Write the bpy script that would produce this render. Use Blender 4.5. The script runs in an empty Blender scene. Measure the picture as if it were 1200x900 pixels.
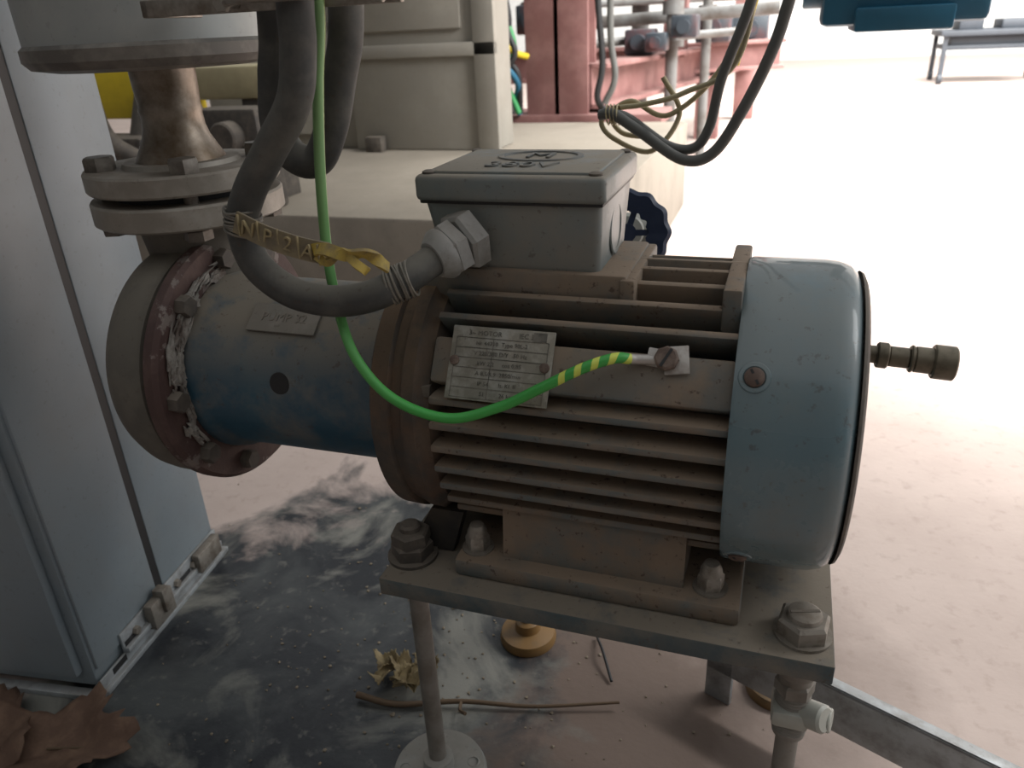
import bpy, bmesh, math, random
from mathutils import Vector, Matrix, noise
random.seed(7)
V=Vector
scene=bpy.context.scene
scene.view_settings.view_transform='Standard'
COL=bpy.context.collection
# ------------------------------------------------------------------ materials
MATS={}
def mat(name,col,col2=None,scale=20,lo=.45,hi=.65,rough=.5,metal=0.,dust=0.,dustcol=(.23,.19,.15),bump=.0,bscale=None,detail=6,col3=None,coat=0.,spec=.5,up_lo=.15,up_hi=.9,splotch=.45,speck=.5):
    if name in MATS: return MATS[name]
    m=bpy.data.materials.new(name);m.use_nodes=True;nt=m.node_tree;N=nt.nodes;L=nt.links
    b=N['Principled BSDF'];tc=N.new('ShaderNodeTexCoord')
    b.inputs['Roughness'].default_value=rough;b.inputs['Metallic'].default_value=metal
    b.inputs['Coat Weight'].default_value=coat;b.inputs['Specular IOR Level'].default_value=spec
    def nz(s,d=6,off=0):
        mp=N.new('ShaderNodeMapping');mp.inputs['Location'].default_value=(off,off*.7,off*1.3);L.new(tc.outputs['Object'],mp.inputs[0])
        n=N.new('ShaderNodeTexNoise');n.inputs['Scale'].default_value=s;n.inputs['Detail'].default_value=d;n.inputs['Roughness'].default_value=.65
        L.new(mp.outputs[0],n.inputs['Vector']);return n.outputs[0]
    def mr(x,a,c,o0=0.,o1=1.):
        r=N.new('ShaderNodeMapRange');r.inputs[1].default_value=a;r.inputs[2].default_value=c;r.inputs[3].default_value=o0;r.inputs[4].default_value=o1
        L.new(x,r.inputs[0]);return r.outputs[0]
    def mix(f,a,c):
        x=N.new('ShaderNodeMix');x.data_type='RGBA'
        if isinstance(f,float): x.inputs[0].default_value=f
        else: L.new(f,x.inputs[0])
        for i,q in ((6,a),(7,c)):
            if isinstance(q,tuple): x.inputs[i].default_value=(*q,1)
            else: L.new(q,x.inputs[i])
        return x.outputs[2]
    def math_(op,a,c):
        x=N.new('ShaderNodeMath');x.operation=op;x.use_clamp=True
        for i,q in ((0,a),(1,c)):
            if isinstance(q,(float,int)): x.inputs[i].default_value=q
            else: L.new(q,x.inputs[i])
        return x.outputs[0]
    c=col
    if col2: c=mix(mr(nz(scale,detail),lo,hi),col,col2)
    else: c=mix(mr(nz(scale,detail),.3,.7),col,tuple(x*.8 for x in col))
    if col3: c=mix(mr(nz(scale*1.7,8,5.3),.56,.60),c,col3)
    if dust>0:
        g=N.new('ShaderNodeNewGeometry');s=N.new('ShaderNodeSeparateXYZ');L.new(g.outputs['Normal'],s.inputs[0])
        up=mr(s.outputs[2],up_lo,up_hi)
        n2=mr(nz(28,8,2.1),.25,.5)
        f=math_('MULTIPLY',up,n2);f=math_('MULTIPLY',f,dust)
        n3=math_('MULTIPLY',mr(nz(16,8,9.1),.46,.68),dust*splotch)
        f=math_('MAXIMUM',f,n3)
        c=mix(f,c,dustcol)
        sp=math_('MULTIPLY',mr(nz(150,3,4.4),.62,.69),dust*speck)
        c=mix(sp,c,(.06,.036,.024))
        L.new(mr(f,0,1,rough,.9),b.inputs['Roughness'])
    L.new(c,b.inputs['Base Color'])
    if bump>0:
        bp=N.new('ShaderNodeBump');bp.inputs['Strength'].default_value=bump;bp.inputs['Distance'].default_value=.003
        L.new(nz(bscale or scale*4,8,1.7),bp.inputs['Height']);L.new(bp.outputs[0],b.inputs['Normal'])
    MATS[name]=m;return m
DUST=(.21,.155,.11)
M_fan=mat('paint_blue_grey',(.105,.165,.19),(.13,.18,.195),scale=9,rough=.26,dust=.65,dustcol=(.20,.18,.15),bump=.03,coat=.35,splotch=.65,up_lo=.3,up_hi=1.3,speck=.7)
M_body=mat('paint_grey_dusty',(.095,.11,.108),(.16,.12,.085),scale=14,rough=.65,dust=1.,dustcol=DUST,bump=.15,bscale=90,splotch=.85,speck=.8)
M_core=mat('motor_core_dark',(.022,.02,.018),(.04,.032,.024),scale=30,rough=.85,bump=.2)  # near-black tone on the core between the fins, gap ring and support web
M_box=mat('paint_grey_terminal',(.15,.178,.18),(.185,.185,.17),scale=12,rough=.45,dust=.9,dustcol=(.25,.215,.17),bump=.06,bscale=120)
M_flange=mat('flange_grime',(.04,.037,.033),(.08,.048,.03),scale=22,rough=.75,dust=.95,dustcol=(.16,.105,.065),bump=.3)
M_lantern=mat('paint_blue_dark',(.016,.062,.10),(.028,.082,.115),scale=10,rough=.38,dust=1.0,dustcol=(.195,.17,.135),bump=.06,up_lo=.05,up_hi=.75,splotch=.65)
M_volute=mat('cast_iron_dusty',(.09,.083,.07),(.135,.122,.10),scale=10,rough=.75,dust=.6,dustcol=(.19,.165,.13),bump=.25,bscale=60)
M_ring=mat('ring_oxide_brown',(.06,.032,.028),(.10,.06,.05),scale=20,rough=.7,col3=(.17,.14,.125),bump=.3,bscale=60)
M_flake=mat('peeling_sealant',(.26,.245,.22),(.11,.085,.07),scale=70,rough=.8,bump=.4)
M_ssflange=mat('flange_steel_dull',(.23,.21,.18),(.32,.30,.265),scale=18,rough=.5,metal=.3,dust=.5,dustcol=(.19,.15,.11),bump=.12)
M_sspipe=mat('pipe_steel_stained',(.11,.08,.05),(.32,.28,.235),scale=14,rough=.38,metal=.6,dust=.4,dustcol=(.15,.09,.05),bump=.08)
M_tank=mat('tank_galvanised',(.29,.31,.305),(.35,.36,.345),scale=6,rough=.5,metal=.2,bump=.04,dust=.3)
M_tanklip=mat('tank_lip',(.11,.10,.088),(.22,.20,.175),scale=20,rough=.55,metal=.3)
M_cab=mat('cabinet_paint',(.19,.228,.255),(.215,.255,.28),scale=3,rough=.42,dust=.35,dustcol=(.22,.205,.18),bump=.04,bscale=350)
M_black=mat('rubber_black',(.015,.015,.016),rough=.6)
M_galv=mat('galvanised_trim',(.42,.45,.47),(.28,.29,.29),scale=40,rough=.4,metal=.5,dust=.4)
M_conduit=mat('conduit_rubber_dusty',(.042,.042,.04),(.08,.077,.068),scale=30,rough=.7,dust=.75,dustcol=(.16,.145,.12),bump=.1)
M_gland=mat('gland_plastic',(.32,.32,.31),(.22,.215,.20),scale=40,rough=.5,dust=.5)
M_yellow=mat('tag_yellow',(.42,.30,.045),(.18,.135,.06),scale=70,rough=.6,dust=.6,dustcol=(.17,.13,.09))
M_tagtan=mat('tag_tan',(.19,.15,.085),(.13,.105,.07),scale=60,rough=.7,dust=.4)
M_taglet=mat('tag_letters',(.29,.23,.12),(.20,.16,.095),scale=60,rough=.7)
M_ink=mat('ink_dark',(.05,.047,.04),(.17,.155,.13),scale=60,lo=.4,hi=.6,rough=.8)
M_plate=mat('stand_plate_paint',(.042,.064,.072),(.07,.08,.078),scale=22,rough=.6,dust=1.,dustcol=(.185,.155,.12),bump=.15,splotch=.7)
M_name=mat('nameplate_alu',(.22,.215,.185),(.38,.375,.34),scale=70,rough=.55,metal=.1,dust=.7,dustcol=(.2,.16,.11),splotch=.8)
M_steel=mat('bolt_steel',(.27,.25,.22),(.15,.125,.10),scale=60,rough=.45,metal=.5,dust=.5)
M_dark=mat('bolt_dark',(.05,.043,.037),(.09,.075,.06),scale=60,rough=.7,dust=.45)
M_leg=mat('leg_zinc',(.21,.20,.18),(.15,.135,.115),scale=30,rough=.5,metal=.3,dust=.3)
M_beige=mat('beige_panel',(.25,.232,.20),(.29,.27,.232),scale=5,rough=.7,dust=.3,dustcol=(.25,.21,.16))
M_slab=mat('beige_plinth',(.24,.21,.17),(.185,.16,.13),scale=5,rough=.85,bump=.1,dust=.6,dustcol=(.21,.18,.14))
M_pink=mat('primer_red_brown',(.19,.085,.078),(.25,.125,.115),scale=8,rough=.65,dust=.3,dustcol=(.23,.16,.135))
M_brass=mat('fitting_brass_dull',(.17,.145,.105),(.10,.085,.06),scale=70,rough=.45,metal=.6)
M_navy=mat('handwheel_blue',(.007,.019,.055),rough=.45)
M_white=mat('valve_white',(.36,.36,.32),rough=.5)
M_rust=mat('rust_screw',(.10,.065,.05),(.19,.14,.11),scale=80,rough=.7)
M_tin=mat('tinned_lug',(.42,.39,.36),(.28,.24,.21),scale=60,rough=.4,metal=.4)
M_leaf=mat('dry_leaf',(.10,.055,.035),(.16,.095,.06),scale=30,rough=.8,bump=.3)
M_leafp=mat('leaf_pale',(.27,.21,.11),(.15,.11,.06),scale=60,rough=.8)
M_twig=mat('twig_wood',(.11,.07,.04),rough=.8)
M_orange=mat('cap_ochre',(.20,.11,.035),(.14,.09,.045),rough=.5)
M_foot=mat('foot_plastic_grey',(.22,.225,.21),(.28,.28,.26),scale=30,rough=.6,dust=.4)
M_cblue=mat('machine_blue',(.02,.12,.20),rough=.4)
M_grcab=mat('cable_grey',(.10,.10,.093),rough=.6)
M_cream=mat('cable_cream',(.40,.34,.20),rough=.6)
M_myel=mat('machine_yellow',(.65,.48,.02),rough=.5)
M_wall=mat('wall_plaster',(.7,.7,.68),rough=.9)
M_wall2=mat('wall_blocker_dark',(.25,.25,.24),rough=.9)  # plaster colour darkened for the unseen walls that block world light
def gy_mat():
    m=bpy.data.materials.new('earth_wire_green_yellow');m.use_nodes=True;nt=m.node_tree;N=nt.nodes;L=nt.links
    b=N['Principled BSDF'];b.inputs['Roughness'].default_value=.45
    a=N.new('ShaderNodeUVMap');s=N.new('ShaderNodeSeparateXYZ');L.new(a.outputs[0],s.inputs[0])
    ad=N.new('ShaderNodeMath');ad.operation='MULTIPLY_ADD';L.new(s.outputs[0],ad.inputs[0]);ad.inputs[1].default_value=.25;ad.inputs[2].default_value=.45
    tw=N.new('ShaderNodeMapRange');tw.inputs[1].default_value=.725;tw.inputs[2].default_value=.78;tw.inputs[3].default_value=0;tw.inputs[4].default_value=4.5
    L.new(s.outputs[0],tw.inputs[0])
    a2=N.new('ShaderNodeMath');a2.operation='ADD';L.new(ad.outputs[0],a2.inputs[0]);L.new(tw.outputs[0],a2.inputs[1])
    a3=N.new('ShaderNodeMath');a3.operation='ADD';L.new(a2.outputs[0],a3.inputs[0]);L.new(s.outputs[1],a3.inputs[1])
    fr=N.new('ShaderNodeMath');fr.operation='FRACT';L.new(a3.outputs[0],fr.inputs[0])
    gt=N.new('ShaderNodeMath');gt.operation='GREATER_THAN';gt.inputs[1].default_value=.58;L.new(fr.outputs[0],gt.inputs[0])
    mx=N.new('ShaderNodeMix');mx.data_type='RGBA';mx.inputs[6].default_value=(.045,.32,.055,1);mx.inputs[7].default_value=(.58,.64,.10,1)
    L.new(gt.outputs[0],mx.inputs[0])
    du=N.new('ShaderNodeMapRange');du.inputs[1].default_value=.62;du.inputs[2].default_value=.40;du.inputs[3].default_value=0;du.inputs[4].default_value=.6;L.new(s.outputs[0],du.inputs[0])
    m2=N.new('ShaderNodeMix');m2.data_type='RGBA';L.new(du.outputs[0],m2.inputs[0]);L.new(mx.outputs[2],m2.inputs[6]);m2.inputs[7].default_value=(.27,.32,.18,1)
    L.new(m2.outputs[2],b.inputs['Base Color']);return m
M_gy=gy_mat()
def floor_mat():
    m=bpy.data.materials.new('concrete_floor');m.use_nodes=True;nt=m.node_tree;N=nt.nodes;L=nt.links
    b=N['Principled BSDF'];g=N.new('ShaderNodeTexCoord')
    def nz(s,d=8,dist=0.):
        n=N.new('ShaderNodeTexNoise');n.inputs['Scale'].default_value=s;n.inputs['Detail'].default_value=d;n.inputs['Roughness'].default_value=.6;n.inputs['Distortion'].default_value=dist
        L.new(g.outputs['Object'],n.inputs['Vector']);return n.outputs[0]
    def mr(x,a,c,o0=0.,o1=1.):
        r=N.new('ShaderNodeMapRange');r.inputs[1].default_value=a;r.inputs[2].default_value=c;r.inputs[3].default_value=o0;r.inputs[4].default_value=o1
        L.new(x,r.inputs[0]);return r.outputs[0]
    def mix(f,a,c):
        x=N.new('ShaderNodeMix');x.data_type='RGBA';L.new(f,x.inputs[0])
        for i,q in ((6,a),(7,c)):
            if isinstance(q,tuple): x.inputs[i].default_value=(*q,1)
            else: L.new(q,x.inputs[i])
        return x.outputs[2]
    base=mix(mr(nz(4),.3,.7),(.50,.405,.36),(.41,.325,.285))
    base=mix(mr(nz(45),.55,.8,0,.6),base,(.28,.21,.17))
    grey=mix(mr(nz(7,8,.6),.42,.62),(.014,.016,.020),(.060,.064,.064))
    grey=mix(mr(nz(5.5,8,.7),.50,.62,0,.9),grey,(.20,.195,.17))
    grey=mix(mr(nz(60),.58,.72,0,.5),grey,(.2,.19,.165))
    def dist(cx,cy,sx,sy):
        mp=N.new('ShaderNodeVectorMath');mp.operation='SUBTRACT';L.new(g.outputs['Object'],mp.inputs[0]);mp.inputs[1].default_value=(cx,cy,0)
        ms=N.new('ShaderNodeVectorMath');ms.operation='MULTIPLY';L.new(mp.outputs[0],ms.inputs[0]);ms.inputs[1].default_value=(sx,sy,0)
        ln=N.new('ShaderNodeVectorMath');ln.operation='LENGTH';L.new(ms.outputs[0],ln.inputs[0]);return ln.outputs['Value']
    ad=N.new('ShaderNodeMath');ad.operation='ADD';L.new(dist(-.53,.55,1,.75),ad.inputs[0]);L.new(mr(nz(8,8,.5),.2,.8,-.15,.15),ad.inputs[1])
    mk=mr(ad.outputs[0],.26,.35)
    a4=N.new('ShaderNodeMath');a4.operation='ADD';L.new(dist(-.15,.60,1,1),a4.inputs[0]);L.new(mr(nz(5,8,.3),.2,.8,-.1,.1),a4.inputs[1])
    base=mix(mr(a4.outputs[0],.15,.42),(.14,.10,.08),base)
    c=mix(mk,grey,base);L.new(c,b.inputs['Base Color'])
    L.new(mr(mk,0,1,.42,.75),b.inputs['Roughness'])
    bp=N.new('ShaderNodeBump');bp.inputs['Strength'].default_value=.25;bp.inputs['Distance'].default_value=.003;L.new(nz(70),bp.inputs['Height']);L.new(bp.outputs[0],b.inputs['Normal'])
    return m
# ------------------------------------------------------------------ helpers
def root(name,loc=(0,0,0)):
    o=bpy.data.objects.new(name,None);o.location=loc;o.empty_display_size=.05;COL.objects.link(o);return o
def finish(bm,name,parent,m,smooth=True,ang=35):
    me=bpy.data.meshes.new(name);bmesh.ops.recalc_face_normals(bm,faces=bm.faces);bm.to_mesh(me);bm.free()
    me.materials.append(m)
    if smooth:
        me.shade_smooth();me.set_sharp_from_angle(angle=math.radians(ang))
    o=bpy.data.objects.new(name,me);COL.objects.link(o)
    if parent is not None:
        o.parent=parent;o.matrix_parent_inverse=Matrix.Translation(-parent.location)
    return o
def frame(d,up=V((0,0,1))):
    d=V(d).normalized()
    if abs(d.dot(up))>.98: up=V((0,1,0))
    x=up.cross(d).normalized();y=d.cross(x)
    return Matrix((x,y,d)).transposed()
def bx(bm,lo,hi,bev=0.,M=None,seg=2):
    t=bmesh.new();r=bmesh.ops.create_cube(t,size=1)
    lo=V(lo);hi=V(hi);s=hi-lo;c=(hi+lo)/2
    for v in t.verts: v.co=V((v.co.x*s.x+c.x,v.co.y*s.y+c.y,v.co.z*s.z+c.z))
    if bev>0: bmesh.ops.bevel(t,geom=t.edges[:],offset=min(bev,min(s)*.45),segments=seg,affect='EDGES',profile=.5)
    if M is not None: t.transform(M)
    me=bpy.data.meshes.new('tmp');t.to_mesh(me);t.free();bm.from_mesh(me);bpy.data.meshes.remove(me)
def box(name,parent,m,lo,hi,bev=.001,M=None):
    bm=bmesh.new();bx(bm,lo,hi,bev,M);return finish(bm,name,parent,m)
def lat(bm,origin,d,prof,seg=64):
    F=frame(d);o=V(origin);n=seg
    rings=[]
    for h,r in prof:
        if r<=1e-7: rings.append([bm.verts.new(o+F@V((0,0,h)))]);continue
        rings.append([bm.verts.new(o+F@V((r*math.cos(2*math.pi*i/seg),r*math.sin(2*math.pi*i/seg),h))) for i in range(n)])
    for A,B in zip(rings[:-1],rings[1:]):
        for i in range(n):
            j=(i+1)%n
            if len(A)==1 and len(B)==1: continue
            if len(A)==1: bm.faces.new((A[0],B[i],B[j]))
            elif len(B)==1: bm.faces.new((A[i],A[j],B[0]))
            else: bm.faces.new((A[i],A[j],B[j],B[i]))
def lathe(name,parent,m,origin,d,prof,seg=64):
    bm=bmesh.new();lat(bm,origin,d,prof,seg);return finish(bm,name,parent,m)
def cyl(bm,p0,p1,r,seg=24,bev=.0):
    p0=V(p0);p1=V(p1);L=(p1-p0).length;b=min(bev,L*.4,r*.5)
    pr=[(0,0),(0,r-b),(b,r),(L-b,r),(L,r-b),(L,0)] if b>0 else [(0,0),(0,r),(L,r),(L,0)]
    lat(bm,p0,p1-p0,pr,seg)
def hexb(bm,p0,d,r,h,rot=0.,slot=False,dome=False):
    d=V(d).normalized();F=frame(d);p0=V(p0)
    prof=[(0,r*1.0),(h*.82,r*1.0),(h,r*.88)]
    t=[]
    for hh,rr in prof:
        t.append([bm.verts.new(p0+F@V((rr*math.cos(rot+i*math.pi/3),rr*math.sin(rot+i*math.pi/3),hh))) for i in range(6)])
    for A,B in zip(t[:-1],t[1:]):
        for i in range(6): bm.faces.new((A[i],A[(i+1)%6],B[(i+1)%6],B[i]))
    bm.faces.new(t[-1]);bm.faces.new(t[0][::-1])
    if dome:
        lat(bm,p0+d*h*.8,d,[(0,r*.85),(h*.5,r*.8),(h*1.0,r*.55),(h*1.2,0)],20)
def crs(pts,n=10):
    pts=[V(p) for p in pts];P=[pts[0]*2-pts[1]]+pts+[pts[-1]*2-pts[-2]];out=[]
    for i in range(1,len(P)-2):
        a,b,c,d=P[i-1:i+3]
        for k in range(n):
            t=k/n;out.append(.5*((2*b)+(c-a)*t+(2*a-5*b+4*c-d)*t*t+(3*b-a-3*c+d)*t**3))
    out.append(pts[-1]);return out
def tub(bm,pts,r,seg=14,n=10,uv=False,smooth=True,rfun=None,caps=True):
    P=crs(pts,n) if smooth else [V(p) for p in pts]
    t=(P[1]-P[0]).normalized();u=frame(t)@V((1,0,0));rings=[];ls=[0.]
    for i,p in enumerate(P):
        tt=(P[min(i+1,len(P)-1)]-P[max(i-1,0)]).normalized()
        u=(u-tt*u.dot(tt)).normalized();w=tt.cross(u)
        rr=rfun(i/(len(P)-1)) if rfun else r
        rings.append([bm.verts.new(p+(u*math.cos(2*math.pi*k/seg)+w*math.sin(2*math.pi*k/seg))*rr) for k in range(seg)])
        if i: ls.append(ls[-1]+(p-P[i-1]).length)
    ul=bm.loops.layers.uv.verify() if uv else None
    tot=ls[-1]
    for i in range(len(rings)-1):
        for k in range(seg):
            f=bm.faces.new((rings[i][k],rings[i][(k+1)%seg],rings[i+1][(k+1)%seg],rings[i+1][k]))
            if uv:
                o=.78-tot
                for lp,(a,b) in zip(f.loops,((ls[i]+o,k/seg),(ls[i]+o,(k+1)/seg),(ls[i+1]+o,(k+1)/seg),(ls[i+1]+o,k/seg))): lp[ul].uv=(a,b)
    if caps: bm.faces.new(rings[0][::-1]);bm.faces.new(rings[-1])
def tube(name,parent,m,pts,r,**k):
    bm=bmesh.new();tub(bm,pts,r,**k);return finish(bm,name,parent,m,ang=60)
def prism(bm,poly,ext):
    a=[bm.verts.new(V(p)) for p in poly];b=[bm.verts.new(V(p)+V(ext)) for p in poly];n=len(a)
    bm.faces.new(a);bm.faces.new(b[::-1])
    for i in range(n): bm.faces.new((a[i],b[i],b[(i+1)%n],a[(i+1)%n]))
def text(name,parent,m,body,size,origin,xdir,normal,ext=.0003,align='CENTER'):
    cu=bpy.data.curves.new(name,'FONT');cu.body=body;cu.size=size;cu.extrude=ext;cu.align_x=align;cu.align_y='CENTER';cu.materials.append(m);cu.resolution_u=2
    x=V(xdir).normalized();n=V(normal).normalized();x=(x-n*x.dot(n)).normalized();y=n.cross(x)
    M=Matrix((x,y,n)).transposed().to_4x4();M.translation=V(origin)
    o=bpy.data.objects.new(name,cu);COL.objects.link(o);o.parent=parent;o.matrix_parent_inverse=Matrix.Translation(-parent.location);o.matrix_basis=M
    return o
AY,AZ=.575,.415
def ax(x,r,phi):
    a=math.radians(phi);return V((x,AY-r*math.cos(a),AZ+r*math.sin(a)))
def nrm(phi):
    a=math.radians(phi);return V((0,-math.cos(a),math.sin(a)))
X1=V((1,0,0))
# ------------------------------------------------------------------ room
bm=bmesh.new();bx(bm,(-7,-3,-.1),(9,14,0));finish(bm,'floor',None,floor_mat(),False)
box('wall_back',None,M_wall,(-7,14,0),(9,14.2,4.5),.0)
box('wall_left_blocker',None,M_wall2,(-7.2,-3,0),(-7,14,4.5),.0)  # unseen wall added to block world light from the left
box('wall_front_blocker',None,M_wall2,(-7,-3.2,0),(9,-3,4.5),.0)  # unseen wall added behind the camera to darken camera-facing sides
# ------------------------------------------------------------------ electric motor
mo=root('electric_motor',(-.11,AY,.28))
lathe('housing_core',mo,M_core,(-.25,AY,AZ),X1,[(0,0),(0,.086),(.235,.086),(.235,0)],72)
bm=bmesh.new()
R=.113
for k in range(9):
    dz=.032-.0195*k
    if abs(dz)>.105: continue
    w=math.sqrt(R*R-dz*dz)
    bx(bm,(-.238,AY-w,AZ+dz-.0031),(-.018,AY+w,AZ+dz+.0031),.0018)
finish(bm,'cooling_fins_side',mo,M_body)
bm=bmesh.new()
for ph in list(range(50,136,11)):
    a=math.radians(ph)
    Mx=Matrix.Translation((0,AY,AZ))@Matrix.Rotation(-a,4,'X')
    bx(bm,(-.238,-.117,-.0028),(-.018,-.08,.0028),.0016,Mx)
finish(bm,'cooling_fins_top',mo,M_body)
bm=bmesh.new()
for ph in (33,147):
    Mx=Matrix.Translation((0,AY,AZ))@Matrix.Rotation(-math.radians(ph),4,'X')
    bx(bm,(-.238,-.1125,-.0175),(-.018,-.08,.0175),.003,Mx)
finish(bm,'side_boss',mo,M_body)
bm=bmesh.new()
bx(bm,(-.105,AY-.052,AZ+.09),(-.094,AY+.052,AZ+.1165),.002)
bx(bm,(-.032,AY-.060,AZ+.085),(-.019,AY+.060,AZ+.1165),.002)
bx(bm,(-.262,AY-.05,AZ+.085),(-.10,AY+.05,AZ+.119),.003)
finish(bm,'top_pad',mo,M_body)
lathe('drive_end_shield',mo,M_flange,(0,AY,AZ),X1,[(-.289,0),(-.289,.110),(-.286,.1145),(-.272,.115),(-.270,.111),(-.262,.111),(-.260,.1145),(-.250,.1145),(-.247,.110),(-.240,.107),(-.236,.098),(-.236,0)],96)
bm=bmesh.new()
for ph in (20,110,160,-60,-120,65):
    p=ax(-.247,.102,ph);hexb(bm,p,X1,.008,.008,.3)
finish(bm,'flange_bolts',mo,M_dark)
lathe('fan_cover',mo,M_fan,(0,AY,AZ),X1,[(-.019,.108),(-.019,.118),(-.016,.1195),(0,.1195),(.034,.1195),(.044,.1187),(.052,.1162),(.057,.112),(.060,.105),(.060,.0)],96)
bm=bmesh.new()
for r in (.098,.086,.074,.062,.05,.038):
    lat(bm,(.060,AY,AZ),X1,[(0,r-.003),(.002,r-.0025),(.003,r),(.002,r+.0025),(0,r+.003)],72)
finish(bm,'fan_grille_rings',mo,M_dark)
lathe('fan_cover_rim',mo,M_dark,(0,AY,AZ),X1,[(.0595,.112),(.0615,.111),(.0635,.107),(.0635,.101),(.060,.100)],96)
bm=bmesh.new();bm2=bmesh.new();bm3=bmesh.new()
for ph in (36,144,-40,-140):
    p=ax(-.006,.1185,ph);n=nrm(ph)
    lat(bm,p,n,[(0,.011),(.0018,.010),(.002,.0075),(.001,.0065)],28)
    lat(bm2,p+n*.001,n,[(0,.0065),(.002,.0065),(.0032,.0045),(.0034,0)],24)
    F=frame(n,X1);bx(bm3,(-.0055,-.0009,.0025),(.0055,.0009,.0038),0,Matrix.Translation(p+n*.0005)@F.to_4x4()@Matrix.Rotation(.5,4,'Z'))
finish(bm,'screw_bosses',mo,M_fan);finish(bm2,'cover_screws',mo,M_rust);finish(bm3,'cover_screw_slots',mo,M_black)
bm=bmesh.new();p=V((.058,.575,.470))
for h0,h1,r in ((0,.02,.0065),(.018,.026,.0095),(.026,.040,.0075),(.040,.043,.010),(.043,.056,.0095),(.055,.070,.0125)):
    cyl(bm,p+X1*h0+V((0,0,-.05*h0)),p+X1*h1+V((0,0,-.05*h1)),r,20,.001)
finish(bm,'end_fitting',mo,M_brass)
# terminal box
tb=mo
bm=bmesh.new()
def taper(bm,lo0,hi0,lo1,hi1,bev=.006):
    t=bmesh.new()
    vs=[t.verts.new(V(q)) for q in ((lo0[0],lo0[1],lo0[2]),(hi0[0],lo0[1],lo0[2]),(hi0[0],hi0[1],lo0[2]),(lo0[0],hi0[1],lo0[2]),(lo1[0],lo1[1],hi1[2]),(hi1[0],lo1[1],hi1[2]),(hi1[0],hi1[1],hi1[2]),(lo1[0],hi1[1],hi1[2]))]
    for f in ((3,2,1,0),(4,5,6,7),(0,1,5,4),(1,2,6,5),(2,3,7,6),(3,0,4,7)): t.faces.new([vs[i] for i in f])
    bmesh.ops.bevel(t,geom=t.edges[:],offset=bev,segments=3,affect='EDGES',profile=.5)
    me=bpy.data.meshes.new('tmp');t.to_mesh(me);t.free();bm.from_mesh(me);bpy.data.meshes.remove(me)
taper(bm,(-.243,.532,.522),(-.122,.625,0),(-.254,.523,0),(-.1175,.634,.588))
bx(bm,(-.235,.54,.505),(-.130,.62,.53),.003)
finish(bm,'terminal_box_body',tb,M_box)
bm=bmesh.new();bx(bm,(-.258,.519,.585),(-.114,.638,.604),.004,seg=3)
bx(bm,(-.25,.527,.602),(-.122,.63,.6062),.003)
lat(bm,(-.1195,.58,.556),X1,[(0,.021),(.001,.020),(.001,.017),(.0,.0165),(.0,0)],32)
finish(bm,'terminal_box_lid',tb,M_box)
box('lid_gasket',tb,M_black,(-.2555,.5215,.583),(-.1165,.6355,.5865),.001)
bm=bmesh.new()
for x in (-.249,-.123):
    for y in (.528,.629): lat(bm,(x,y,.6035),(0,0,1),[(0,.005),(.002,.005),(.003,.003),(.003,0)],18)
finish(bm,'lid_screws',tb,M_dark)
bm=bmesh.new();lat(bm,(0,0,0),(0,0,1),[(0,.024),(.0014,.0235),(.0014,.0205),(0,.020)],40);bm.transform(Matrix.Translation((-.182,.592,.606))@Matrix.Diagonal((1.45,1,1,1)))
M_emb=mat('lid_relief',(.12,.125,.12),(.19,.17,.14),scale=60,rough=.6)
finish(bm,'lid_emblem_ring',tb,M_emb)
text('lid_emblem_text',tb,M_emb,'M',.030,(-.182,.592,.6065),(1,0,0),(0,0,1),.0012)
text('lid_rating_text',tb,M_emb,'380V',.026,(-.185,.550,.6065),(1,0,0),(0,0,1),.0012)
# gland
g0=V((-.219,.522,.558));gd=V((-.5,-.80,-.28)).normalized()
bm=bmesh.new();hexb(bm,g0-gd*.004,gd,.0235,.014,.2);hexb(bm,g0+gd*.012,gd,.0215,.012,.5);lat(bm,g0+gd*.023,gd,[(0,.0195),(.003,.0195),(.009,.0155),(.011,.0135),(.011,.008)],36)
finish(bm,'cable_gland',tb,M_gland)
# feet
bm=bmesh.new()
for s in (-1,1):
    def fy(y): return AY+s*(y)
    poly=[(-.192,fy(.090),.295),(-.192,fy(.084),.352),(-.192,fy(.05),.36),(-.192,fy(.02),.33),(-.192,fy(.02),.295)]
    prism(bm,poly,(.148,0,0))
    bx(bm,(-.232,min(fy(.02),fy(.104)),.281),(.0,max(fy(.02),fy(.104)),.298),.004)
finish(bm,'foot_casting',mo,M_body)
bm=bmesh.new()
for y0 in (.50,.64):
    prism(bm,[(-.285,y0,.282),(-.245,y0,.282),(-.232,y0,.325),(-.262,y0,.325)],(0,.012,0))
finish(bm,'shield_support_web',mo,M_core)
bm=bmesh.new()
for x in (-.217,-.024):
    for y in (.492,.658):
        lat(bm,(x,y,.298),(0,0,1),[(0,.0135),(.002,.0135),(.002,0)],28);hexb(bm,(x,y,.300),(0,0,1),.0105,.012,.3,dome=True)
finish(bm,'foot_nuts',mo,M_steel)
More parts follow.
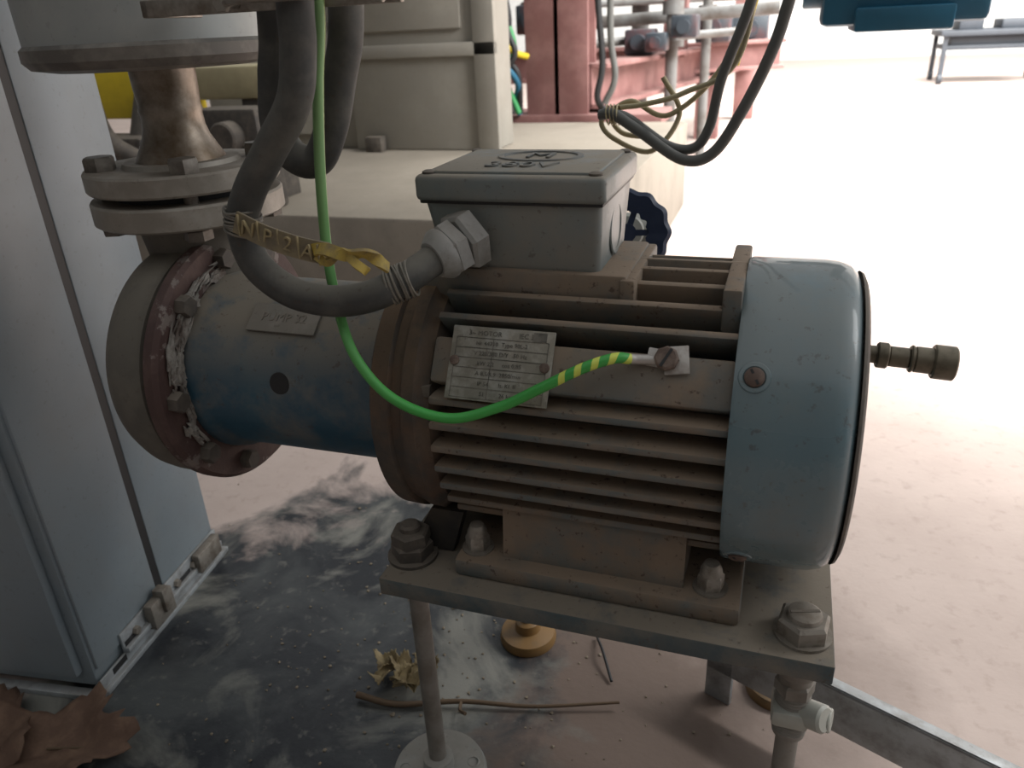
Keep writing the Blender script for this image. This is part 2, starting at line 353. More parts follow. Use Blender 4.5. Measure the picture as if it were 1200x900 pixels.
# nameplate
ph=33;Mx=Matrix.Translation((0,AY,AZ))@Matrix.Rotation(-math.radians(ph),4,'X')
box('nameplate',mo,M_name,(-.223,-.1145,-.0285),(-.144,-.1128,.0265),.0005,Mx)
n=nrm(ph);up=V((0,math.sin(math.radians(ph)),math.cos(math.radians(ph))))
c=ax(-.1835,.1149,ph)
text('nameplate_title',mo,M_ink,'3~ MOTOR         IEC 34',.0052,c+up*.0215,(1,0,0),n,.0001)
for i,s in enumerate(('Nr 44710  Type 90L-2','V 220/380 D/Y   50 Hz','kW 2,2     cos 0,85','A 8,5/4,9  2850/min','IP 54      Is. Kl. B','S1         26 kg')):
    text('nameplate_line_%d'%i,mo,M_ink,s,.0044,c+up*(.0140-.0075*i),(1,0,0),n,.0001)
bm=bmesh.new()
for i in range(7): bx(bm,(-.219,-.1149,.0180-.0075*i-.0002),(-.148,-.1144,.0180-.0075*i+.0002),0,Mx)
for x in (-.219,-.190,-.148): bx(bm,(x-.0002,-.1149,-.027),(x+.0002,-.1144,.018),0,Mx)
bx(bm,(-.160,-.1149,.0185),(-.150,-.1144,.0250),0,Mx)
finish(bm,'nameplate_rules',mo,M_ink)
bm=bmesh.new()
for x in (-.2185,-.149): lat(bm,ax(x,.1148,ph),n,[(0,.0038),(.0015,.0035),(.0022,0)],18)
finish(bm,'nameplate_rivets',mo,M_rust)
# ------------------------------------------------------------------ pump
pu=root('centrifugal_pump',(-.45,AY,.30))
lathe('lantern_bracket',pu,M_lantern,(0,AY,AZ),X1,[(-.486,.0),(-.486,.088),(-.477,.087),(-.467,.0815),(-.31,.0805),(-.300,.083),(-.289,.088),(-.289,0)],80)
lathe('casing_cover_ring',pu,M_ring,(0,AY,AZ),X1,[(-.503,.0),(-.503,.117),(-.500,.1205),(-.491,.1205),(-.487,.117),(-.487,0)],96)
lathe('casing_gap_ring',pu,M_core,(0,AY,AZ),X1,[(-.509,.109),(-.502,.109)],80)
lathe('volute_casing',pu,M_volute,(0,AY,AZ),X1,[(-.569,0),(-.569,.075),(-.566,.090),(-.559,.102),(-.550,.111),(-.539,.116),(-.528,.1175),(-.513,.1175),(-.508,.116),(-.506,.111),(-.506,0)],96)
lathe('suction_stub',pu,M_volute,(0,AY,AZ),(-1,0,0),[(.566,.045),(.580,.04),(.588,.04),(.588,0)],48)
bm=bmesh.new()
for ph in (48,85,-38,-72,0,120,160,200,235): 
    p=ax(-.487,.103,ph);hexb(bm,p,X1,.010,.010,.4+ph)
finish(bm,'cover_bolts',pu,M_dark)
bm=bmesh.new()
for i in range(80):
    ph=random.choice((random.uniform(-30,70),random.uniform(10,60),random.uniform(70,120)));rr=random.uniform(.089,.107)
    L=random.uniform(.005,.018);W=random.uniform(.0015,.005)
    pts=[];cc=ax(-.4863,rr,ph);tn=V((0,math.sin(math.radians(ph)),math.cos(math.radians(ph))));rn=nrm(ph)
    for k in range(11):
        a=2*math.pi*k/11;j=random.uniform(.5,1.35)
        pts.append(cc+tn*L*math.cos(a)*j+rn*W*math.sin(a)*j+X1*random.uniform(0,.003))
    prism(bm,pts,(.0014,0,0))
finish(bm,'peeling_sealant',pu,M_flake,False)
ph=52;Mx=Matrix.Translation((0,AY,AZ))@Matrix.Rotation(-math.radians(ph),4,'X')
box('makers_plate',pu,mat('makers_plate_alu',(.17,.165,.145),(.24,.23,.205),scale=60,rough=.6,dust=.6),(-.430,-.0835,-.014),(-.362,-.0815,.014),.0006,Mx)
nn=nrm(ph);text('makers_plate_text',pu,M_ssflange,'PUMP 32',.012,ax(-.396,.0836,ph),(1,0,0),nn,.0006)
lathe('lantern_drain_hole',pu,M_black,ax(-.392,.0793,12),nrm(12),[(0,.010),(.0022,.0095),(.0022,0)],24)
PX,PY=-.525,.588
lathe('discharge_neck',pu,M_volute,(PX,PY,0),(0,0,1),[(.47,.05),(.52,.046),(.545,.05),(.553,.058),(.557,0)],48)
lathe('discharge_flange',pu,M_ssflange,(PX,PY,0),(0,0,1),[(.553,0),(.553,.082),(.555,.0845),(.572,.0845),(.574,.083),(.574,.05),(.577,.049),(.577,0)],80)
# ------------------------------------------------------------------ tank + pipe
tk=root('overhead_tank',(PX,PY,.676))
lathe('tank_shell',tk,M_tank,(PX-.002,PY,0),(0,0,1),[(.700,0),(.700,.100),(1.05,.104),(1.07,.09),(1.08,0)],96)
lathe('tank_base_lip',tk,M_tanklip,(PX-.002,PY,0),(0,0,1),[(.681,0),(.681,.08),(.684,.098),(.690,.1035),(.699,.1035),(.702,.100),(.702,0)],96)
lathe('outlet_pipe',tk,M_sspipe,(PX,PY,0),(0,0,1),[(.69,.0),(.69,.028),(.665,.0272),(.650,.0262),(.646,.0272),(.642,.0262),(.632,.0268),(.624,.029),(.614,.034),(.605,.039),(.598,.041),(.598,0)],56)
lathe('pipe_flange',tk,M_ssflange,(PX,PY,0),(0,0,1),[(.578,0),(.578,.05),(.582,.05),(.582,.083),(.584,.0845),(.598,.0845),(.600,.083),(.600,.052),(.604,.050),(.604,0)],80)
lathe('flange_gasket',tk,M_black,(PX,PY,0),(0,0,1),[(.574,0),(.574,.062),(.582,.062),(.582,0)],60)
bm=bmesh.new()
for k in range(4):
    a=math.radians(-48+90*k)
    q=V((PX+.068*math.cos(a),PY+.068*math.sin(a),.600));hexb(bm,q,(0,0,1),.0135,.012,.2+k)
    cyl(bm,q-V((0,0,.05)),q,.006,16);hexb(bm,q-V((0,0,.047+.010)),(0,0,1),.0125,.010,.5+k)
finish(bm,'flange_bolts',tk,mat('flange_bolt_steel',(.10,.085,.07),(.18,.16,.135),scale=60,rough=.5,metal=.3))
box('tank_bracket',tk,M_tanklip,(-.69,.56,.80),(-.61,.62,.83),.003)
# ------------------------------------------------------------------ stand
st=root('motor_stand',(-.11,AY,.27))
bm=bmesh.new();bx(bm,(-.293,.450,.264),(.067,.715,.281),.0012);finish(bm,'top_plate',st,M_plate)
bm=bmesh.new();bmd=bmesh.new();bml=bmesh.new();bmf=bmesh.new();bmo=bmesh.new()
for (x,y) in ((-.278,.487),(.045,.479),(-.25,.700),(.048,.700)):
    cyl(bml,(x,y,.012),(x,y,.262),.0088,24)
    lat(bml,(x,y,.245),(0,0,1),[(0,.0),(0,.015),(.003,.016),(.018,.016),(.021,.014),(.021,0)],24)
    fs=1. if y<.6 else .72
    lat(bmf if y<.6 else bmo,(x,y,0),(0,0,1),[(0,0),(0,.048*fs),(.004,.049*fs),(.012,.046*fs),(.014,.036*fs),(.016,.016),(.028,.015),(.03,.011),(.03,0)],48)
    if y<.6:
        for k in range(4):
            a=k*math.pi/2+.4;lat(bmf,(x+.035*math.cos(a),y+.035*math.sin(a),.010),(0,0,1),[(.0,.007),(.004,.007),(.005,.0055),(.002,.005),(.002,0)],18)
    if x>0:
        lat(bm,(x,y,.281),(0,0,1),[(0,0),(0,.021),(.0025,.021),(.0025,0)],32);hexb(bm,(x,y,.2835),(0,0,1),.0195,.014,.35)
        lat(bm,(x,y,.2970),(0,0,1),[(0,.013),(.004,.012),(.005,.010),(.005,0)],28)
        bx(bmd,(-.0105,-.0012,.2015),(.0105,.0012,.2024),0,Matrix.Translation((x,y,.1))@Matrix.Rotation(.3,4,'Z'))
        hexb(bml,(x,y,.225),(0,0,1),.015,.012,.1)
        cyl(bml,(x,y,.18),(x,y,.25),.0125,24,.001)
        for k in range(14): lat(bml,(x,y,.185+.0028*k),(0,0,1),[(0,.0125),(.0014,.0135),(.0028,.0125)],20)
    else:
        lat(bmd,(x,y,.281),(0,0,1),[(0,0),(0,.022),(.003,.022),(.003,0)],32);hexb(bmd,(x,y,.284),(0,0,1),.0185,.013,.35);hexb(bmd,(x,y,.297),(0,0,1),.0175,.012,.7)
        cyl(bmd,(x,y,.3),(x,y,.315),.009,20,.002)
finish(bm,'hex_bolts',st,M_steel);finish(bmd,'stud_nuts',st,M_dark);finish(bml,'threaded_legs',st,M_leg);finish(bmf,'leveling_feet',st,M_foot);finish(bmo,'rear_feet',st,M_orange)
bm=bmesh.new();cyl(bm,(.045,.479,.205),(.074,.472,.207),.0095,20,.001);bx(bm,(.03,.462,.198),(.058,.494,.214),.004)
cyl(bm,(.05,.477,.207),(.069,.465,.214),.011,20,.002)
finish(bm,'leg_clamp',st,M_white)
br=root('angle_bar',(.12,.6,.07))
a=V((-.03,.672,.096));b=V((.36,.51,.096));d=(b-a).normalized();s=d.cross(V((0,0,1))).normalized()
bm=bmesh.new();F=Matrix((d,s,V((0,0,1)))).transposed().to_4x4();F.translation=a;L=(b-a).length
bx(bm,(0,-.014,-.003),(L,.0,0),.0006,F);bx(bm,(0,-.003,-.055),(L,0.0,0),.0006,F)
bx(bm,(0,-.006,-.096),(.03,.0,0),.0006,F);bx(bm,(L-.03,-.006,-.096),(L,.0,0),.0006,F)
finish(bm,'angle_profile',br,M_galv)
# ------------------------------------------------------------------ conduits
pc=root('power_conduit',(-.3,.45,.6))
A=[(-.287,.47,1.0),(-.287,.46,.80),(-.291,.45,.720),(-.294,.45,.692),(-.303,.45,.662),(-.329,.45,.630),(-.350,.45,.604),(-.361,.45,.580),(-.356,.45,.552),(-.331,.45,.533),(-.300,.452,.527),(-.272,.458,.530),(-.252,.472,.538),tuple(g0+gd*.026)]
tube('conduit',pc,M_conduit,A,.0114,seg=20)
bm=bmesh.new()
for (cx,ny) in (((-.360,.45,.584),(.15,0,1)),((-.252,.4715,.5375),(1,.5,.35))):
    c0=V(cx);d=V(ny).normalized();F=frame(d)
    for k in range(8):
        off=(k-3.5)*.0022+random.uniform(-.001,.001)
        rr=.0127;tilt=random.uniform(-.25,.25)
        pts=[c0+d*(off+tilt*rr*math.cos(t))+F@V((rr*math.cos(t),rr*math.sin(t),0)) for t in [2*math.pi*i/20 for i in range(21)]]
        tub(bm,pts,.0010,seg=6,n=2)
finish(bm,'wire_binding',pc,mat('binding_wire',(.18,.16,.13),(.10,.09,.075),scale=60,rough=.6))
tg=root('cable_tag',(-.3,.445,.575))
def strip(name,m,pts,hw,nr,th=.0012):
    bm=bmesh.new();P=crs(pts,8);n=len(P);T=[]
    for i,p in enumerate(P):
        t=(P[min(i+1,n-1)]-P[max(i-1,0)]).normalized();w=V(nr(i/(n-1))).normalized();w=(w-t*w.dot(t)).normalized();o=t.cross(w)*th
        T.append([bm.verts.new(p+w*hw+o),bm.verts.new(p-w*hw+o),bm.verts.new(p-w*hw-o),bm.verts.new(p+w*hw-o)])
    for A_,B_ in zip(T[:-1],T[1:]):
        for k in range(4): bm.faces.new((A_[k],A_[(k+1)%4],B_[(k+1)%4],B_[k]))
    bm.faces.new(T[0]);bm.faces.new(T[-1][::-1]);return finish(bm,name,tg,m)
strip('embossed_band',M_tagtan,[(-.356,.437,.586),(-.330,.434,.577),(-.305,.435,.570),(-.286,.438,.566)],.0075,lambda t:(0.15,.15,1))
for i,ch in enumerate('NP2A'):
    q=V((-.344+.0150*i,.4330,.5820-.0046*i));text('tag_char_%d'%i,tg,M_taglet,ch,.0138,q,(1,.0,-.30),(.05,-1,.0),.0010)
bm=bmesh.new()
for i in range(5):
    q=V((-.351+.0150*i,.4335,.5845-.0046*i));bx(bm,(-.0005,-.001,-.0075),(.0005,.001,.0075),0,Matrix.Translation(q))
finish(bm,'tag_dividers',tg,M_taglet)
strip('yellow_band',M_yellow,[(-.296,.436,.569),(-.284,.432,.571),(-.270,.434,.567),(-.258,.440,.567),(-.250,.452,.554)],.0042,lambda t:(.5*math.sin(11*t),.8*math.sin(7*t),1))
strip('yellow_tail',M_yellow,[(-.294,.435,.565),(-.284,.433,.562),(-.274,.435,.569),(-.263,.434,.561),(-.258,.438,.555)],.003,lambda t:(.3,.9*math.cos(8*t),1))
pc2=root('looped_conduit',(-.33,.5,.66))
tube('conduit',pc2,M_conduit,[(-.330,.50,1.0),(-.334,.5,.80),(-.342,.5,.707),(-.349,.5,.675),(-.354,.5,.642),(-.345,.5,.621),(-.325,.5,.617),(-.309,.5,.640),(-.297,.5,.673),(-.286,.5,.710),(-.279,.5,.80),(-.275,.5,1.0)],.0118,seg=20)
cl=root('cable_clamp_bar',(-.3,.49,.715))
bm=bmesh.new();bx(bm,(-.43,.474,.716),(-.232,.480,.727),.001)
bx(bm,(-.43,.474,.716),(-.424,.53,.727),.001)
for x in (-.352,-.24): cyl(bm,(x,.462,.7215),(x,.49,.7215),.004,12);hexb(bm,(x,.462,.7215),(0,-1,0),.006,.004)
finish(bm,'clamp_bar',cl,M_steel)
bm=bmesh.new();tub(bm,[(-.352,.463,.722),(-.32,.436,.722),(-.29,.436,.722),(-.24,.463,.722)],.003,seg=8);finish(bm,'clamp_strap',cl,M_steel)
# earth wire
ew=root('earth_wire',(-.2,.45,.5))
W=[(-.284,.47,1.0),(-.285,.47,.80),(-.287,.47,.720),(-.296,.47,.670),(-.304,.47,.615),(-.308,.47,.561),(-.303,.465,.519),(-.283,.448,.486),(-.253,.442,.459),(-.213,.446,.446),(-.176,.455,.455),(-.146,.460,.471),(-.118,.466,.486),(-.098,.474,.492),(-.088,.480,.490)]
tube('insulation',ew,M_gy,W,.0038,seg=14,uv=True)
bm=bmesh.new();n=nrm(38);c0=ax(-.064,.1135,40)
tub(bm,[W[-1],V((-.083,.483,.489)),c0+V((-.008,-.002,.0))],.0036,seg=12)
F=Matrix((X1,V((0,math.sin(math.radians(38)),math.cos(math.radians(38)))),n)).transposed().to_4x4();F.translation=c0
bx(bm,(-.014,-.0065,-.001),(.012,.0065,.0012),.0006,F@Matrix.Rotation(-.12,4,'Z'));bx(bm,(-.002,-.011,.0010),(.015,.009,.0025),.0006,F@Matrix.Rotation(.15,4,'Z'))
finish(bm,'crimp_lug',ew,M_tin)
bm=bmesh.new();lat(bm,c0+n*.0022,n,[(0,.0085),(.004,.0085),(.0052,.007),(.0054,0)],8)
finish(bm,'lug_screw',ew,M_rust)
bm=bmesh.new();bx(bm,(-.007,-.001,.0068),(.007,.001,.0078),0,F@Matrix.Rotation(1.1,4,'Z'));finish(bm,'lug_screw_slot',ew,M_black)
# ------------------------------------------------------------------ cabinet
cb=root('metal_cabinet',(-1.05,.56,.6))
ca=math.radians(8.5);C=Matrix.Translation((-.712,.470,0))@Matrix.Rotation(ca,4,'Z')
D=.270;Wd=.62;H=1.35
box('cabinet_body',cb,M_cab,(-Wd,0,.012),(0,D,H),.004,C)
box('door_panel',cb,M_cab,(-.002,.004,.035),(.004,.128,H-.03),.003,C)
box('side_panel',cb,M_cab,(-.002,.140,.035),(.004,D-.014,H-.03),.003,C)
box('door_seal',cb,M_black,(-.001,.1275,.03),(.0025,.1405,H-.03),.0,C)
box('front_door',cb,M_cab,(-Wd+.02,-.012,.035),(-.012,.0,H-.03),.003,C)
bm=bmesh.new()
bx(bm,(-Wd,-.012,0),(.012,0,.008),.001,C);bx(bm,(0,-.012,0),(.012,D+.01,.008),.001,C);bx(bm,(.004,-.008,0),(.0065,D,.022),.0006,C)
bx(bm,(.0065,.045,.022),(.014,D-.005,.030),.001,C);bx(bm,(.004,.045,.008),(.0075,D-.005,.050),.001,C)
finish(bm,'base_frame',cb,M_galv)
bm=bmesh.new();bx(bm,(.008,.09,.018),(.021,.135,.055),.002,C);bx(bm,(.010,.11,.03),(.026,.125,.064),.002,C)
bx(bm,(.008,.20,.02),(.020,.255,.05),.002,C)
for y in (.07,.16,.20,.25): hexb(bm,C@V((.0075,y,.036)),C.to_3x3()@V((1,0,0)),.006,.005)
finish(bm,'base_latch',cb,M_steel)
bm=bmesh.new()
for y in (.06,.18,.225): bx(bm,(.0076,y-.012,.024),(.0088,y+.012,.036),.001,C)
bx(bm,(.004,.02,.012),(.0072,D-.01,.020),.0,C)
finish(bm,'slot_holes',cb,M_black)
# ------------------------------------------------------------------ floor clutter
lf=root('dry_leaf',(-.74,.38,.01))
def leaf(name,parent,cx,cy,size,rot,m,curl=.25,lobes=5):
    bm=bmesh.new();nr,na=7,60;c=bm.verts.new((0,0,0));rings=[]
    for i in range(1,nr+1):
        rg=[]
        for k in range(na):
            a=2*math.pi*k/na;r=size*(.62+.30*abs(math.cos(a*lobes/2))**1.5+.05*math.sin(17*a)+.04*math.sin(31*a+1))*i/nr
            x,y=r*math.cos(a)*1.15,r*math.sin(a)*.8
            z=curl*(r*r/size)*abs(math.sin(a*1.5+.6))+.010*noise.noise(V((x*30,y*30,cx*9)))+.01
            rg.append(bm.verts.new((x,y,max(z,.0015))))
        rings.append(rg)
    for k in range(na): bm.faces.new((c,rings[0][k],rings[0][(k+1)%na]))
    for A_,B_ in zip(rings[:-1],rings[1:]):
        for k in range(na): bm.faces.new((A_[k],B_[k],B_[(k+1)%na],A_[(k+1)%na]))
    c.co.z=.004
    bm.transform(Matrix.Translation((cx,cy,0))@Matrix.Rotation(rot,4,'Z'))
    o=finish(bm,name,parent,m,ang=80)
    sm=o.modifiers.new('thick','SOLIDIFY');sm.thickness=.0008
leaf('leaf_blade',lf,-.695,.385,.092,.4,M_leaf,.45)
leaf('leaf_blade_under',lf,-.77,.372,.07,2.2,M_leaf,.4,3)
tube('leaf_stem',lf,M_twig,[(-.62,.41,.004),(-.66,.40,.008),(-.70,.385,.010)],.0015,seg=8)
lf2=root('crumpled_leaves',(-.383,.584,.01))
for i in range(7): leaf('leaf_bit_%d'%i,lf2,-.378+random.uniform(-.02,.035),.584+random.uniform(-.02,.03),.018,i*1.3,M_leafp,1.2,3)
tw=root('twig',(-.26,.585,.01))
tube('twig_stem',tw,M_twig,[(-.410,.55,.008),(-.36,.553,.005),(-.29,.575,.008),(-.21,.593,.006),(-.118,.622,.010)],.0035,seg=8,rfun=lambda t:.004*(1-.6*t))
tube('twig_side',tw,M_twig,[(-.29,.575,.008),(-.285,.56,.012),(-.275,.552,.018)],.002,seg=6)
tw2=root('wire_offcut',(-.15,.68,.01))
tube('wire',tw2,M_black,[(-.166,.72,.004),(-.152,.69,.012),(-.134,.655,.004)],.0018,seg=8)
db=root('floor_debris',(-.45,.6,0));bm=bmesh.new()
for i in range(300):
    x=random.gauss(-.36,.18);y=random.gauss(.62,.14);s=random.uniform(.0006,.0024)*(2 if random.random()<.06 else 1)
    cr=C.inverted()@V((x,y,0))
    if cr.x<.02 and -.02<cr.y<.3: continue
    t=bmesh.new();bmesh.ops.create_icosphere(t,subdivisions=1,radius=s)
    for v in t.verts: v.co=v.co*random.uniform(.6,1.3);v.co.z*=.5
    t.transform(Matrix.Translation((x,y,s*.4)));me=bpy.data.meshes.new('t');t.to_mesh(me);t.free();bm.from_mesh(me);bpy.data.meshes.remove(me)
finish(bm,'crumbs',db,mat('crumbs',(.22,.18,.13),(.09,.07,.05),scale=50,rough=.9),False)
# ------------------------------------------------------------------ valve behind motor
vl=root('handwheel_valve',(-.125,.76,.5))
hc=V((-.143,.75,.508));hd=V((.18,-.95,.22)).normalized();F=frame(hd).to_4x4();F.translation=hc
bm=bmesh.new();n=96;rg=[]
for i in range(n):
    a=2*math.pi*i/n;r=.040+.0014*math.cos(12*a);rg.append([bm.verts.new(F@V(((r+dr)*math.cos(a),(r+dr)*math.sin(a),dz))) for dr,dz in ((-.020,-.004),(-.020,.004),(-.002,.006),(.002,.003),(.002,-.003),(-.002,-.006))])
for i in range(n):
    for k in range(6): bm.faces.new((rg[i][k],rg[(i+1)%n][k],rg[(i+1)%n][(k+1)%6],rg[i][(k+1)%6]))
for k in range(5):
    a=2*math.pi*k/5;bx(bm,(0,-.003,-.002),(.027,.003,.002),0,F@Matrix.Rotation(a,4,'Z'))
cyl(bm,F@V((0,0,-.006)),F@V((0,0,.008)),.009,20)
finish(bm,'handwheel',vl,M_navy)
bm=bmesh.new();cyl(bm,F@V((0,0,-.06)),F@V((0,0,-.005)),.006,16);cyl(bm,F@V((-.0,0,-.09)),F@V((0,0,-.05)),.018,24,.002)
q=F@V((0,0,-.08));cyl(bm,(q.x-.05,q.y,q.z),(q.x+.03,q.y,q.z),.02,24,.002);cyl(bm,(q.x-.04,q.y,0),(q.x-.04,q.y,q.z+.02),.013,24)
finish(bm,'valve_body',vl,M_white)
# ------------------------------------------------------------------ background
ms=root('concrete_plinth',(-.95,2.2,.15))
bm=bmesh.new();bx(bm,(-2.6,1.5,0),(-.38,3.2,.33),.01);finish(bm,'plinth_block',ms,M_slab)
bc=root('beige_machine_housing',(-1.2,2.7,.8))
bm=bmesh.new();bx(bm,(-1.42,2.45,.33),(-.90,2.62,1.6),.008);bx(bm,(-1.42,2.435,.62),(-.888,2.46,.66),.003);bx(bm,(-.96,2.435,.33),(-.888,2.46,1.6),.003)
bx(bm,(-2.05,2.5,.33),(-1.44,2.9,.80),.008);bx(bm,(-2.0,2.48,.38),(-1.5,2.51,.74),.003);bx(bm,(-1.38,2.438,.70),(-1.0,2.452,1.5),.004)
finish(bm,'housing_panels',bc,M_beige)
bm=bmesh.new();bx(bm,(-1.445,2.50,.33),(-1.415,2.6,1.5),0);bx(bm,(-1.36,2.40,.33),(-1.30,2.44,.38),.003)
finish(bm,'housing_gap',bc,M_dark)
sf=root('steel_pipe_rack',(-.7,3.6,.3))
bm=bmesh.new()
def ib(bm,x0,x1,y0,y1,z0,z1,t=.018):
    bx(bm,(x0,y0,z0),(x1,y0+t,z1),.002);bx(bm,(x0,y1-t,z0),(x1,y1,z1),.002);bx(bm,((x0+x1)/2-t/2,y0,z0),((x0+x1)/2+t/2,y1,z1),.0)
ib(bm,-1.085,-.815,3.35,3.5,0,1.9)
bx(bm,(-1.4,3.32,.30),(-.50,3.62,.345),.004);bx(bm,(-1.3,3.32,0),(-1.2,3.42,.30),.003);bx(bm,(-.60,3.32,0),(-.50,3.42,.30),.003)
def beam(bm,a,b,w,z0,z1,t=.02):
    a=V(a);b=V(b);d=(b-a);L=d.length;d.normalize();s=V((-d.y,d.x,0));F=Matrix((d,s,V((0,0,1)))).transposed().to_4x4();F.translation=a
    bx(bm,(0,-w/2,z1-t),(L,w/2,z1),.002,F);bx(bm,(0,-w/2,z0),(L,w/2,z0+t),.002,F);bx(bm,(0,-t/2,z0),(L,t/2,z1),0,F)
beam(bm,(-.82,3.4,0),(-.34,6.2,0),.16,.36,.54)
beam(bm,(-2.4,4.0,0),(-.1,5.2,0),.14,.40,.56)
for q in ((-.50,5.2),(-.34,6.2),(-1.7,4.35)):
    bx(bm,(q[0]-.07,q[1]-.07,0),(q[0]+.07,q[1]+.07,.38),.003)
bx(bm,(-.70,4.6,.5),(-.58,4.72,1.9),.003);bx(bm,(-1.45,4.6,.5),(-1.32,4.72,1.9),.003);bx(bm,(-.44,6.1,.5),(-.32,6.22,1.9),.003)
finish(bm,'frame_members',sf,M_pink)
pp=sf;bm=bmesh.new()
for i,(x,y,z0,z1,r) in enumerate(((-.58,4.1,.0,.95,.03),(-.46,4.5,0,1.2,.025),(-1.2,4.2,0,1.3,.04),(-.88,4.9,0,1.3,.05))):
    cyl(bm,(x,y,z0),(x,y,z1),r,20);lat(bm,(x,y,z1*.6),(0,0,1),[(0,r),(0,r*1.9),(.03,r*1.9),(.03,r)],24);lat(bm,(x,y,z1*.75),(0,0,1),[(0,r),(0,r*1.7),(.06,r*1.7),(.06,r)],24)
cyl(bm,(-1.4,4.3,.68),(-.1,4.3,.72),.03,20);cyl(bm,(-1.3,4.0,.78),(-.3,5.5,.80),.022,20);cyl(bm,(-1.0,3.9,.6),(-.3,4.5,.62),.02,20)
finish(bm,'pipes',pp,mat('pipe_grey',(.14,.14,.135),(.08,.07,.06),scale=9,rough=.5))
bm=bmesh.new()
for q,s in (((-.72,4.05,.60),.07),((-.44,4.7,.64),.09),((-.28,5.3,.62),.1),((-1.15,4.1,.62),.09),((-.56,4.4,.7),.05),((-.62,3.9,.6),.05),((-1.2,3.9,.72),.08),((-.50,3.95,.66),.06),((-.34,4.9,.66),.08)):
    bx(bm,V(q)-V((s,s,s*.8)),V(q)+V((s,s,s*.8)),.01);cyl(bm,V(q)-V((0,s,0)),V(q)-V((0,s*1.5,0)),s*.5,18)
finish(bm,'valve_actuators',pp,mat('actuator_dark',(.03,.04,.05),(.11,.03,.025),scale=5,rough=.5))
for i,(m,pts) in enumerate((
  (M_black,[(-.76,3.2,1.3),(-.74,3.2,.8),(-.72,3.2,.55),(-.74,3.2,.42),(-.70,3.25,.35)]),
  (M_grcab,[(-.68,3.2,1.3),(-.69,3.2,.7),(-.67,3.2,.5),(-.71,3.2,.40)]),
  (mat('cable_green',(.05,.3,.1),rough=.5),[(-1.22,3.25,1.2),(-1.15,3.25,.8),(-1.10,3.25,.62),(-1.14,3.25,.5),(-1.1,3.28,.36)]),
  (M_black,[(-1.25,3.25,1.2),(-1.12,3.25,.75),(-1.16,3.25,.6),(-1.09,3.25,.52),(-1.1,3.3,.36)]),
  (M_black,[(-1.10,3.2,1.2),(-1.12,3.2,.75),(-1.08,3.2,.6),(-1.13,3.2,.52),(-1.12,3.25,.36)]),
  (M_myel,[(-1.3,3.25,.70),(-1.18,3.25,.66),(-1.1,3.25,.60),(-1.06,3.3,.58)]),
  (M_cblue,[(-1.25,3.2,.62),(-1.14,3.2,.56),(-1.09,3.25,.48),(-1.12,3.3,.4),(-1.1,3.3,.35)]))):
    tube('hanging_cable_%d'%i,sf,m,pts,.013,seg=10)
ye=root('yellow_machine_beam',(-1.5,1.75,.3))
bm=bmesh.new();bx(bm,(-2.4,1.62,.53),(-1.44,1.75,.66),.006);finish(bm,'beam',ye,M_myel)
bm=bmesh.new();bx(bm,(-1.44,1.63,.57),(-1.16,1.74,.645),.01);finish(bm,'cream_cover',ye,M_cream)
bm=bmesh.new();bx(bm,(-2.3,1.64,.33),(-2.2,1.74,.53),.003);bx(bm,(-1.25,1.64,.33),(-1.19,1.74,.57),.003);bx(bm,(-1.30,1.52,.33),(-1.13,1.60,.56),.01);cyl(bm,(-1.5,1.55,.40),(-1.5,1.64,.58),.05,20);
bx(bm,(-1.62,1.50,.33),(-1.45,1.6,.50),.01)
cyl(bm,(-1.20,1.48,.50),(-1.20,1.55,.50),.035,20,.004)
tub(bm,[(-1.60,1.5,.70),(-1.52,1.45,.62),(-1.49,1.45,.50),(-1.40,1.5,.42),(-1.37,1.55,.33)],.022,seg=12)
finish(bm,'brackets',ye,M_dark)
bb=root('blue_machine_boom',(.15,1.5,.75))
bm=bmesh.new();bx(bm,(.03,1.45,.674),(.27,1.6,.80),.01);bx(bm,(.08,1.43,.665),(.22,1.62,.70),.004);cyl(bm,(-.0,1.52,.737),(.04,1.52,.737),.035,28,.003)
bx(bm,(.18,1.47,.78),(.27,1.58,1.2),.006);bx(bm,(.18,1.47,1.12),(1.6,1.58,1.2),.006);bx(bm,(1.5,1.47,0),(1.6,1.58,1.2),.006)
finish(bm,'boom_body',bb,M_cblue)
tr=root('low_trolley',(1.55,9,.4));bm=bmesh.new();bx(bm,(1.25,8.7,.42),(2.2,9.4,.47),.005);bx(bm,(1.3,8.75,.30),(2.1,9.3,.34),.005)
for x in (1.28,2.14):
    for y in (8.74,9.34): bx(bm,(x,y,.05),(x+.04,y+.04,.45),0);cyl(bm,(x,y+.02,.05),(x+.04,y+.02,.05),.05,16)
bx(bm,(1.4,8.8,.47),(1.6,9.2,.6),.01);bx(bm,(1.75,8.8,.47),(2.1,9.2,.55),.01);bx(bm,(1.35,8.8,.34),(2.0,9.2,.42),.01)
finish(bm,'trolley_frame',tr,mat('trolley_dark',(.03,.036,.045),rough=.6))
hcb=root('hanging_cables',(-.1,.9,.6))
tube('cable_a',hcb,M_grcab,[(.05,.9,1.1),(.005,.9,.80),(-.013,.9,.710),(-.025,.9,.664),(-.050,.9,.606),(-.078,.9,.562),(-.111,.9,.555),(-.159,.9,.585),(-.190,.9,.604),(-.206,.905,.603)],.0062,seg=12)
tube('cable_b',hcb,M_grcab,[(.0,.91,1.1),(-.035,.91,.80),(-.050,.91,.712),(-.074,.91,.640),(-.084,.91,.589),(-.100,.91,.566),(-.130,.91,.569),(-.174,.91,.598),(-.192,.905,.604)],.0056,seg=12)
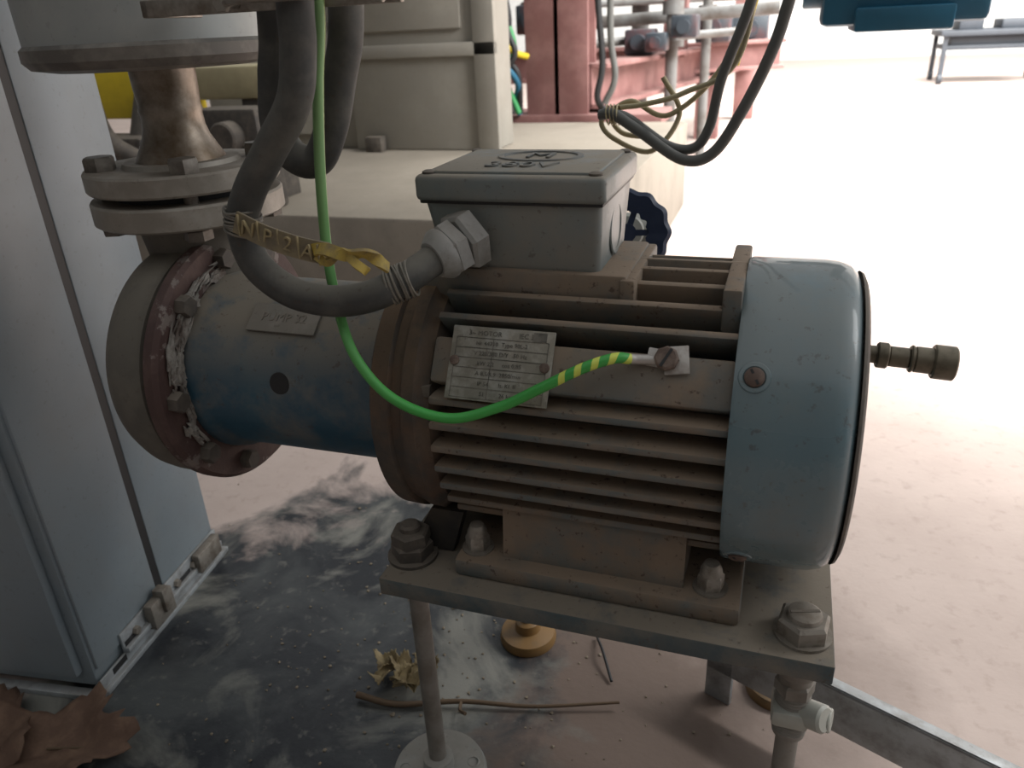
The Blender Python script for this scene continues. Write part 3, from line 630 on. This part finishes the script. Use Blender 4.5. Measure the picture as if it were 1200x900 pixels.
tube('cable_c',hcb,M_cream,[(.0,.92,1.1),(-.04,.92,.80),(-.058,.92,.66),(-.114,.92,.624),(-.160,.92,.612),(-.189,.92,.608),(-.208,.92,.594),(-.193,.92,.575),(-.149,.92,.561),(-.12,.93,.60),(-.14,.93,.64)],.003,seg=8)
tube('cable_d',hcb,M_cream,[(-.04,.93,.78),(-.07,.93,.66),(-.13,.93,.60),(-.175,.93,.615),(-.198,.93,.600),(-.185,.93,.58),(-.15,.93,.575)],.003,seg=8)
tube('cable_yellow',hcb,M_myel,[(.0,.93,1.1),(-.036,.93,.78),(-.050,.93,.70),(-.062,.93,.65)],.0035,seg=8)
bm=bmesh.new()
for k in range(4): lat(bm,(-.198+.004*k,.905,.603),(1,0,.1),[(0,.010),(.001,.012),(.002,.010)],16)
finish(bm,'cable_tie',hcb,M_cream)
# ------------------------------------------------------------------ light
w=bpy.data.worlds.new('world');scene.world=w;w.use_nodes=True;bg=w.node_tree.nodes['Background'];bg.inputs[0].default_value=(.95,.98,1,1);bg.inputs[1].default_value=.62
def area(name,loc,tgt,size,power,col=(1,1,1)):
    l=bpy.data.lights.new(name,'AREA');l.size=size;l.energy=power;l.color=col;o=bpy.data.objects.new(name,l);COL.objects.link(o);o.location=loc
    o.rotation_euler=(V(tgt)-V(loc)).to_track_quat('-Z','Y').to_euler()
area('skylight_lamp',(1.5,2.0,2.3),(2.2,4.2,0),1.8,400,(1,.99,.97))
area('hall_skylight_lamp',(2.6,6.0,4.0),(2.8,9.0,0),5,2200,(1,.99,.97))
area('window_lamp',(2.8,1.8,2.2),(-.1,.6,.4),1.4,36,(1,1,1))
# ------------------------------------------------------------------ camera
cd=bpy.data.cameras.new('camera');cam=bpy.data.objects.new('camera',cd);COL.objects.link(cam);scene.camera=cam
cd.sensor_width=36;cd.lens=27;cd.clip_start=.01
R_=Matrix.Rotation(math.radians(20),3,'Z')@Matrix.Rotation(math.radians(65),3,'X')@Matrix.Rotation(math.radians(-2.9),3,'Z')
cam.matrix_world=Matrix.Translation((0,0,.7))@R_.to_4x4()
cd.dof.use_dof=True;cd.dof.focus_distance=.62;cd.dof.aperture_fstop=10
